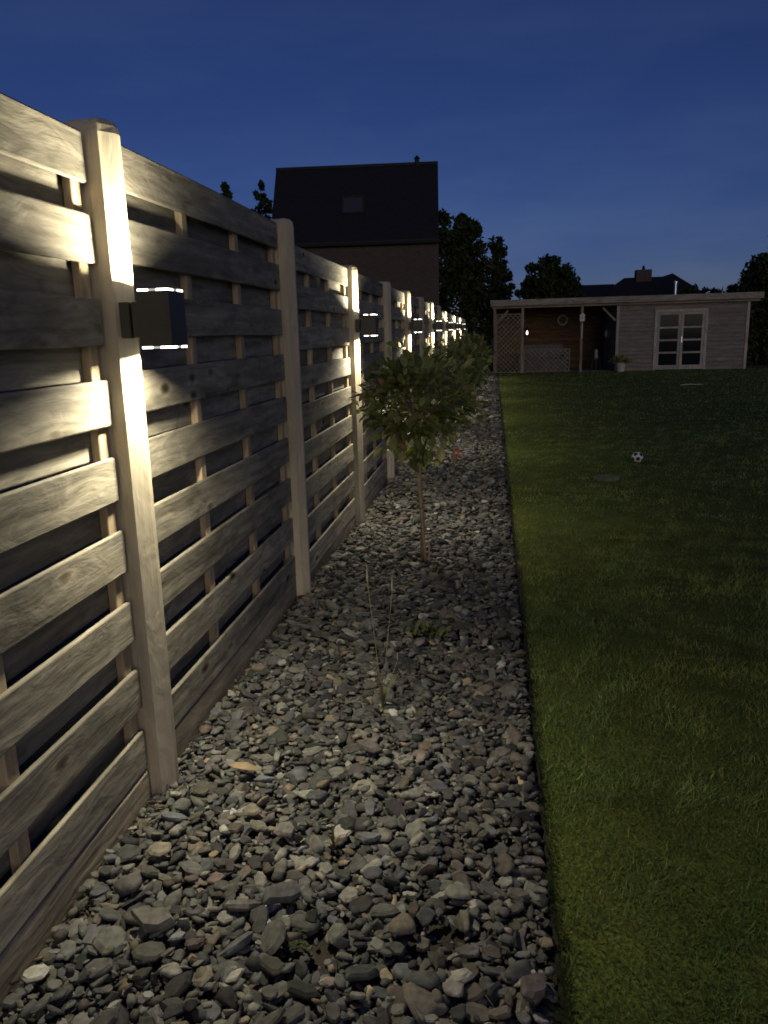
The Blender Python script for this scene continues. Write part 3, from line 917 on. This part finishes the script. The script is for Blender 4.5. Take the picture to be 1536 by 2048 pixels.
make_ball((1.575, 8.72, g(8.7) + .062), .06, 'small white football with black patches on the lawn')
tw = MB().tube([(-.27, 0, .02), (-.05, .02, .035), (.1, 0, .03), (.3, .03, .02)], [.012, .014, .012, .006], 6)
tw.tube([(.1, 0, .03), (.2, -.1, .05)], [.008, .004], 5)
tg = tw.build('dead_twig', M['twig'], None, (5.0, 20.8, g(20.8) + .012)); tag(tg, 'pale dead twig lying on the far lawn', 'twig')
cp = MB().lathe([(.125, -.02), (.125, .022), (.118, .028), (.03, .029), (.0295, .026)], 24).build('valve_cover', M['cover'], None, (1.11, 7.74, g(7.74)))
tag(cp, 'flat round dull green valve cover sunk in the lawn near the football', 'cover')

# ------------------------------------------------------------------ garden shed with open porch
def shed():
    z0 = g(28.3)
    root = empty('garden_shed', (0, 28.3, z0), 'flat roofed wooden garden shed with pale double door and open porch', 'shed')
    H = 2.31 - z0
    rf = MB().box(-.08, 8.84, -.22, 3.3, H + .06, H + .13).build('roof', M['roofing'], root)
    MB().box(-.12, 8.88, -.262, -.222, H - .06, H + .145).build('fascia', M['fascia'], rf, bevel=.006)
    MB().box(-.12, -.082, -.22, 3.3, H - .06, H + .145).build('fascia', M['fascia'], rf, bevel=.006)
    MB().box(8.842, 8.88, -.22, 3.3, H - .06, H + .145).build('fascia', M['fascia'], rf, bevel=.006)
    MB().box(-.06, 8.82, -.14, -.02, H - .14, H + .058).build('beam', M['fascia'], root, bevel=.005)
    fl = MB().lathe([(.05, 0), (.05, .40), (.075, .405), (.075, .47), (.02, .5)], 14).build('flue', M['steel'], rf, (6.16, .3, H + .13))
    # cabin: front planks left and right of the door, side and back walls
    for (xa, xb) in ((4.2, 5.47), (7.21, 8.5)):
        pm = MB().box(xa, xb, 0, .028, 0, .131).mesh('plank', M['shed_plank'], bevel=.006)
        for k in range(17): link('plank', pm, root, (0, random.uniform(-.002, .002), k * .1345))
    pm = MB().box(5.47, 7.21, 0, .028, 0, .125).mesh('plank', M['shed_plank'], bevel=.006)
    for k in range(2): link('plank', pm, root, (0, .001, 2.04 + k * .1275))
    for xw in (4.2, 8.47): MB().box(xw, xw + .03, .03, 3.0, 0, H).build('wall', M['shed_plank'], root)
    bw = MB().box(0, 8.46, 3.0, 3.03, 0, H).build('back_wall', M['shed_brown'], root)
    pm = MB().box(.05, 4.19, 2.965, 2.997, 0, .145).mesh('plank', M['shed_brown'], bevel=.008)
    for k in range(15): link('plank', pm, bw, (0, 0, k * .15))
    for x in (4.2, 8.45): MB().box(x, x + .09, -.03, -.002, 0, H - .15).build('corner_board', M['white_wood'], root)
    fr = MB().box(5.47, 5.56, -.035, .03, 0, 2.04).box(7.12, 7.21, -.035, .03, 0, 2.04).box(5.56, 7.12, -.035, .03, 1.95, 2.04).build('door_frame', M['white_wood'], root)
    for (xa, xb, hs) in ((5.565, 6.335, 1), (6.345, 7.115, 0)):
        d = MB().box(xa, xa + .085, -.02, .02, .02, 1.945).box(xb - .085, xb, -.02, .02, .02, 1.945).box(xa + .085, xb - .085, -.02, .02, .02, .17).box(xa + .085, xb - .085, -.02, .02, 1.86, 1.945)
        door = d.build('door', M['white_wood'], root, bevel=.003)
        for k in range(1, 4):
            zz = .17 + k * (1.69 / 4); MB().box(xa + .085, xb - .085, -.018, .016, zz - .03, zz + .03).build('glazing_bar', M['white_wood'], door)
        for k in range(4):
            za = .17 + k * (1.69 / 4) + (.03 if k else 0); zb = .17 + (k + 1) * (1.69 / 4) - (.03 if k < 3 else 0)
            MB().box(xa + .085, xb - .085, -.004, .002, za, zb).build('pane', M['glass'], door)
        if not hs:
            MB().box(xa + .025, xa + .06, -.026, -.0205, .93, 1.13).tube([(xa + .042, -.03, 1.05), (xa + .042, -.06, 1.05), (xa + .13, -.06, 1.05)], .009, 8).build('handle', M['steel'], door)
    # porch posts, braces
    for x in (.04, 1.0, 3.02):
        MB().box(x - .045, x + .045, -.12, -.03, 0, H - .14).build('porch_post', M['porch_post'], root, bevel=.005)
    MB().bar((.09, -.075, 1.72), (.5, -.075, 2.16), .06, .06, (0, 1, 0)).build('brace', M['porch_post'], root)
    MB().bar((4.15, -.075, 1.72), (3.72, -.075, 2.16), .06, .06, (0, 1, 0)).build('brace', M['porch_post'], root)
    MB().box(.09, 4.15, .2, 2.9, -.03, .02).build('porch_floor', M['rattan'], root)
    # lattice screen in front of the porch
    for (xa, xb, za, zb) in ((.085, .955, .02, 2.05), (1.045, 2.65, .02, .82)):
        t = MB().box(xa, xa + .035, -.10, -.05, za, zb).box(xb - .035, xb, -.10, -.05, za, zb).box(xa + .035, xb - .035, -.10, -.05, za, za + .035).box(xa + .035, xb - .035, -.10, -.05, zb - .035, zb)
        tr = t.build('trellis_frame', M['porch_post'], root)
        W, Hh = xb - xa, zb - za; stp = .16
        for sgn in (1, -1):
            c = -Hh + stp / 2
            while c < W:
                x0, x1 = max(0.03, c), min(W - .03, c + Hh)
                if x1 - x0 > .05:
                    zA, zB = (x0 - c), (x1 - c)
                    if sgn < 0: zA, zB = Hh - zA, Hh - zB
                    yy = -.082 if sgn > 0 else -.070
                    MB().bar((xa + x0, yy, za + zA), (xa + x1, yy, za + zB), .026, .009, (0, 1, 0)).build('slat', M['porch_post'], tr)
                c += stp
    return root


shed()
zs = g(28.3)
be = empty('rattan_bench', (1.75, 29.0, zs + .021), 'dark grey woven rattan bench inside the porch behind the lattice', 'bench')
MB().box(-.75, .75, -.3, .35, .0, .42).build('seat', M['rattan'], be, bevel=.02, seg=2)
MB().box(-.75, .75, .36, .48, .0, .92).build('backrest', M['rattan'], be, bevel=.02, seg=2)
for x in (-.84, .76): MB().box(x, x + .08, -.3, .48, .0, .64).build('armrest', M['rattan'], be, bevel=.015)
# wreath on the back wall, lit lantern, bird box, wall decoration
wr = MB().tube([(.17 * math.cos(a) + .012 * math.sin(9 * a), .012 * math.cos(7 * a), .17 * math.sin(a) + .012 * math.cos(11 * a)) for a in np.linspace(0, 6.283, 40)], .035, 7, cap=False).build('wreath', M['lantern'], None, (2.62, 31.2, 1.76), (0, 0, 0))
tag(wr, 'round pale wreath hanging on the brown porch back wall', 'wreath')
ln = empty('lantern', (1.22, 29.6, 1.24), 'small lantern with a glowing candle hanging in the porch', 'lantern')
MB().box(-.07, .07, -.07, .07, 0, .02).build('base', M['black'], ln)
MB().lathe([(.1, .2), (.06, .24), (.01, .29)], 8).build('cap', M['black'], ln)
MB().lathe([(.004, .29), (.004, .95)], 6).build('chain', M['black'], ln)
for sx in (-1, 1):
    for sy in (-1, 1): MB().box(sx * .062 - .006, sx * .062 + .006, sy * .062 - .006, sy * .062 + .006, .02, .2).build('bar', M['black'], ln)
MB().lathe([(.03, .021), (.033, .05), (.03, .12), (.012, .145), (.003, .165)], 10).build('flame', M['candle'], ln)
bb = empty('bird_box', (3.02, 28.12, 1.66), 'small white bird box fixed on the middle porch post', 'bird box')
MB().box(-.08, .08, -.07, .055, 0, .2).build('box', M['lantern'], bb, bevel=.004)
MB().add([(-.11, -.1, .2), (.11, -.1, .2), (0, -.1, .29), (-.11, .055, .2), (.11, .055, .2), (0, .055, .29)], [(0, 1, 2), (5, 4, 3), (0, 3, 4, 1), (1, 4, 5, 2), (2, 5, 3, 0)]).build('roof', M['lantern'], bb)
MB().lathe([(.022, 0), (.022, .006)], 12).build('hole', M['black'], bb, (0, -.071, .12), (R(90), 0, 0))
gt = MB().tube([(0, 0, 0), (.01, 0, .5)], .022, 8).build('thermometer', M['lantern'], None, (3.02, 28.15, 1.08)); tag(gt, 'slim pale thermometer on the porch post below the bird box', 'thermometer')
wm = empty('wall_decoration', (4.05, 29.3, 1.05), 'pale rounded ornament hanging on the cabin side wall in the porch', 'ornament')
MB().tube([(0, .16 * math.cos(a), .2 + .22 * math.sin(a)) for a in np.linspace(0, 6.283, 20)], .03, 6, cap=False).build('ring', M['rattan'], wm)
MB().lathe([(.02, .0), (.09, .1), (.1, .2), (.05, .3)], 10).build('body', M['lantern'], wm)
mug = MB().lathe([(.03, 0), (.07, .04), (.05, .16), (.07, .26), (.02, .34)], 10).build('garden_figure', M['lantern'], None, (3.72, 29.6, zs + .40)); tag(mug, 'small white garden figure on a stool in the porch', 'figure')
stl = empty('stool', (3.72, 29.6, zs + .021), 'low dark stool in the porch under a white figure', 'stool')
MB().lathe([(.17, .34), (.18, .36), (.17, .379)], 14).build('seat', M['rattan'], stl)
for a in (0, 1.57, 3.14, 4.71): MB().tube([(.15 * math.cos(a), .15 * math.sin(a), 0), (.12 * math.cos(a), .12 * math.sin(a), .34)], .016, 6).build('leg', M['rattan'], stl)

pp = empty('potted_plant', (4.33, 27.85, g(27.85)), 'leafy plant in a white pot in front of the cabin corner', 'potted plant')
MB().lathe([(.12, 0), (.17, .27), (.185, .275), (.185, .30), (.16, .30), (.15, .27)], 18).build('pot', M['pot'], pp, smooth=False)
r_p = np.random.default_rng(4); V, Fq, Cc = [], [], []; vn = 0
for k in range(160):
    d = r_p.normal(size=3); d /= np.linalg.norm(d); d[2] = abs(d[2]) * .8 + .1
    p = np.array((0, 0, .3)) + d * np.array((.34, .25, .24)) * r_p.uniform(.3, 1)
    vv_ = (LEAF_V * .13) @ frame(d + r_p.normal(0, .4, 3), np.array((0, 0, 1.)) + r_p.normal(0, .3, 3)).T + p
    V.append(vv_); Fq.append(LEAF_F + vn); vn += len(vv_); Cc.append(np.tile(LEAFC[r_p.integers(3)], (len(vv_), 1)))
tag(link('foliage', mesh_np('foliage', np.concatenate(V), np.concatenate(Fq), M['leaf'], np.concatenate(Cc)), pp), kind='stuff')


# ------------------------------------------------------------------ trees, hedges
def leaf_cloud(centres, radii, n, size, r, cols):
    """diamond leaf clumps gathered round cluster centres"""
    k = r.integers(len(centres), size=n)
    d = r.normal(size=(n, 3)); d /= np.linalg.norm(d, axis=1)[:, None]
    p = centres[k] + d * (radii[k] * r.random(n) ** .45)[:, None]
    a = r.normal(size=(n, 3)); a /= np.linalg.norm(a, axis=1)[:, None]
    b = np.cross(a, r.normal(size=(n, 3))); b /= np.linalg.norm(b, axis=1)[:, None]
    s = size * r.uniform(.6, 1.4, n)[:, None]
    v = np.stack([p - a * s, p + b * s * .45, p + a * s, p - b * s * .45], 1).reshape(-1, 3)
    c = np.array(cols)[r.integers(len(cols), size=n)] * r.uniform(.6, 1.4, n)[:, None]
    return v, np.arange(4 * n).reshape(-1, 4), np.repeat(c, 4, 0)


DARK = [(.035, .05, .02), (.045, .06, .022), (.028, .042, .018)]


def tree(x, y, h, lobes, label, seed, n=5000, size=.16, trunk=.16, cat='tree', name='garden_tree', cols=DARK, clusters=70, crad=.42):
    """lobes: (dx, z, rx, rz) ellipsoids making up the crown"""
    r = np.random.default_rng(seed)
    root = empty(name, (x, y, -.2), label, cat)
    cs, rs = [], []
    wts = np.array([a[2] * a[3] for a in lobes]); wts /= wts.sum()
    tb = MB(); tb.tube([(0, 0, -.3), (.05, 0, h * .3), (-.04, .05, h * .6), (0, 0, h * .9)], [trunk, trunk * .8, trunk * .5, .03], 8)
    for q in range(clusters):
        dx, z, rx, rz = lobes[r.choice(len(lobes), p=wts)]
        d = r.normal(size=3); d /= np.linalg.norm(d); t = r.random() ** .4
        c = np.array((dx, 0, z + .2)) + d * np.array((rx, rx * .8, rz)) * t
        cs.append(c); rs.append(crad * r.uniform(.5, 1.2))
        if q % 4 == 0:
            s0 = np.array((0, 0, max(.4, min(h * .8, c[2] - r.uniform(.4, 1.4))))); tb.tube([s0, (s0 + c) / 2 + np.array((0, 0, .15)), c], [trunk * .35, trunk * .2, .015], 5, cap=False)
    v, f, c = leaf_cloud(np.array(cs), np.array(rs), n, size, r, cols)
    tb.build('trunk', M['bark'], root)
    tag(link('crown', mesh_np('crown', v, f, M['tree_leaf'], c), root), kind='stuff')
    return root


tree(-1.95, 48, 8.2, [(-.75, 5.4, .95, 2.9), (0.5, 5.5, .95, 2.75), (.9, 3.6, 1.1, 2.4), (-.4, 3, 1.6, 2.2), (.2, 6.9, .7, 1.5), (-1.0, 6.9, .6, 1.3)], 'tall dark birch rising behind the right edge of the brick house', 21, 11000, .17, .2, name='birch_tree', clusters=170, crad=.5)
tree(.15, 49.5, 7.0, [(0, 5.2, .42, 2.0), (.25, 3.4, .9, 1.9), (-.2, 2.5, 1.0, 1.6)], 'slim dark birch beside the tall one, right of the house', 22, 5500, .16, .14, name='birch_tree', clusters=90, crad=.4)
tree(3.0, 44, 5.2, [(0, 3.6, 1.45, 1.55), (-.7, 3.0, 1.0, 1.2), (.75, 3.1, .95, 1.2), (.1, 4.6, .75, .7)], 'round crowned dark tree standing behind the shed porch', 23, 9000, .14, .18, name='round_tree', clusters=150, crad=.34)
tree(13.1, 40, 5.6, [(0, 3.8, 1.4, 1.5), (-.7, 3.0, 1.15, 1.5), (.9, 4.2, 1.2, 1.3)], 'dark leafy tree beyond the right end of the shed', 24, 9000, .14, .18, name='garden_tree', clusters=150, crad=.34)


def conifer(x, y, h, rad, label, seed):
    r = np.random.default_rng(seed); root = empty('conifer', (x, y, -.2), label, 'tree')
    tb = MB().tube([(0, 0, -.3), (0, 0, h * .97)], [.22, .02], 7)
    cs, rs = [], []
    for q in range(150):
        t = r.random() ** .8; z = h * (.12 + .88 * t); rr = rad * (1 - t) ** .8 * r.uniform(.35, 1.0) + .03; a = r.uniform(0, 6.283)
        cs.append((rr * math.cos(a), rr * math.sin(a), z - rr * .2)); rs.append(.12 + .34 * (1 - t))
        if q % 3 == 0: tb.tube([(0, 0, z), (rr * math.cos(a), rr * math.sin(a), z - rr * .2)], [.03, .01], 4, cap=False)
    v, f, c = leaf_cloud(np.array(cs), np.array(rs), 6500, .15, r, DARK)
    tb.build('trunk', M['bark'], root)
    tag(link('crown', mesh_np('crown', v, f, M['tree_leaf'], c), root), kind='stuff')


conifer(-18.4, 55, 12.1, 2.9, 'pointed dark conifer above the fence, farther from the house', 31)
conifer(-15.9, 55, 12.0, 3.6, 'pointed dark conifer close beside the left edge of the house', 32)
conifer(-14.4, 56, 10.7, 3.4, 'lower dark conifer tucked against the left edge of the house', 33)


def hedge(name, x0, x1, y0, y1, z1, label, seed, n, size=.07):
    r = np.random.default_rng(seed); root = empty(name, ((x0 + x1) / 2, (y0 + y1) / 2, g(y0) - .02), label, 'hedge')
    W, D, H = (x1 - x0) / 2, (y1 - y0) / 2, z1 - g(y0)
    m = int(60 * W * 2)
    cs = np.stack([r.uniform(-W, W, m), r.uniform(-D, D, m), r.uniform(.1, H, m)], 1)
    v, f, c = leaf_cloud(cs, np.full(m, .2), n, size, r, [(.05, .065, .025), (.04, .055, .02), (.06, .07, .03)])
    st_ = MB()
    for k in range(int(W * 8)): xx = r.uniform(-W, W); st_.tube([(xx, 0, 0), (xx + r.uniform(-.1, .1), r.uniform(-.1, .1), H * .9)], [.015, .006], 5)
    st_.build('stems', M['bark'], root)
    tag(link('foliage', mesh_np('foliage', v, f, M['tree_leaf'], c), root), kind='stuff')


hedge('hedge', -1.05, -.12, 28.9, 29.8, 1.72, 'dark leafy hedge closing the gap between fence end and shed', 41, 5200)
hedge('hedge', 8.95, 16, 30.2, 31.2, 1.95, 'long dark hedge to the right of the shed', 42, 16000, .09)
hedge('hedge', 9.5, 17, 44, 45, 3.35, 'low row of dark bushes beside the hipped bungalow roof', 43, 9000, .14)

# ------------------------------------------------------------------ brick house behind the fence
def house():
    root = empty('brick_house', (-2.55, 38, -.2), 'dark brick house with steep tiled roof and one skylight', 'house', rz=R(4.2))
    xa, xb = -8.0, 0.0; ze = 5.86; zr = 9.55; yd = 2.6
    MB().box(xa + .12, xb - .02, .1, 8.2, 0, ze).build('wall', M['brick'], root)
    rf = MB().add([(xa, -.05, ze - .1), (xb, -.05, ze - .1), (xb, yd, zr), (xa, yd, zr), (xa, yd + .01, zr), (xb, yd + .01, zr), (xb, 8.5, ze - .1), (xa, 8.5, ze - .1),
                   (xa, -.05, ze + .05), (xb, -.05, ze + .05), (xb, yd, zr + .14), (xa, yd, zr + .14), (xb, 8.5, ze + .05), (xa, 8.5, ze + .05)],
                  [(8, 9, 10, 11), (11, 10, 12, 13), (0, 1, 9, 8), (6, 7, 13, 12), (0, 8, 11, 3), (1, 2, 10, 9), (3, 11, 13, 7), (2, 6, 12, 10), (0, 3, 2, 1), (3, 7, 6, 2)])
    roof = rf.build('roof', M['tiles'], root)
    MB().tube([(xa, -.12, ze - .1), (xb, -.12, ze - .1)], .07, 8).build('gutter', M['black'], root)
    MB().tube([(xa, yd, zr + .15), (xb, yd, zr + .15)], .09, 8).build('ridge', M['roofing'], roof)
    MB().lathe([(.12, -.1), (.11, .25), (.16, .28), (.05, .42)], 10).build('vent_pipe', M['black'], roof, (-1.02, yd, zr + .1))
    # skylight lying in the roof slope
    sl = Vector((0, yd + .05, zr + .14 - ze - .05)).normalized(); nrm = Vector((0, -sl.z, sl.y))
    p0 = Vector((0, -.05, ze + .05)) + sl * 1.62
    def q(x, t, o): return p0 + Vector((x, 0, 0)) + sl * t + nrm * o
    x0, x1, T = -4.63, -3.55, 1.08
    fr = MB()
    for (a, b, c, d) in ((x0, x1, 0, .08), (x0, x1, T - .08, T), (x0, x0 + .08, .08, T - .08), (x1 - .08, x1, .08, T - .08)):
        vs = [q(a, c, .0), q(b, c, 0), q(b, d, 0), q(a, d, 0), q(a, c, .09), q(b, c, .09), q(b, d, .09), q(a, d, .09)]
        fr.add(vs, [(0, 3, 2, 1), (4, 5, 6, 7), (0, 1, 5, 4), (1, 2, 6, 5), (2, 3, 7, 6), (3, 0, 4, 7)])
    s = fr.build('skylight', M['roofing'], roof)
    gl = MB().add([q(x0 + .08, .08, .05), q(x1 - .08, .08, .05), q(x1 - .08, T - .08, .05), q(x0 + .08, T - .08, .05)], [(0, 1, 2, 3)]).build('pane', M['blind'], s)


house()


# ------------------------------------------------------------------ bungalow roofs behind the shed
def bungalow():
    root = empty('bungalow', (7.5, 46, -.2), 'low bungalow with dark hipped roof and square chimney behind the shed', 'house')
    MB().box(-3.8, 3.6, .5, 9, 0, 3.0).build('wall', M['brick'], root)
    MB().add([(-4.5, 0, 2.95), (-.6, 0, 2.95), (-.6, 9, 2.95), (-4.5, 9, 2.95), (-4.5, 2, 4.1), (-.6, 2, 4.1)], [(0, 1, 5, 4), (4, 5, 2, 3), (0, 4, 3), (1, 2, 5), (0, 3, 2, 1)]).build('side_roof', M['tiles'], root)
    rf = MB().add([(-1.7, -.1, 2.95), (4.6, -.1, 2.95), (4.6, 9, 2.95), (-1.7, 9, 2.95), (-.1, 1.6, 4.40), (2.0, 1.6, 4.40), (2.55, 1.6, 4.56)],
                  [(0, 1, 6, 5, 4), (0, 4, 3), (1, 2, 6), (2, 3, 4, 5, 6), (0, 3, 2, 1)]).build('roof', M['tiles'], root)
    ch = MB().box(.52, 1.36, 1.3, 2.0, 3.9, 4.80).build('chimney', M['brick'], rf)
    MB().lathe([(.09, 0), (.08, .15), (.04, .24)], 10).build('pot', M['black'], ch, (.95, 1.65, 4.80))


bungalow()
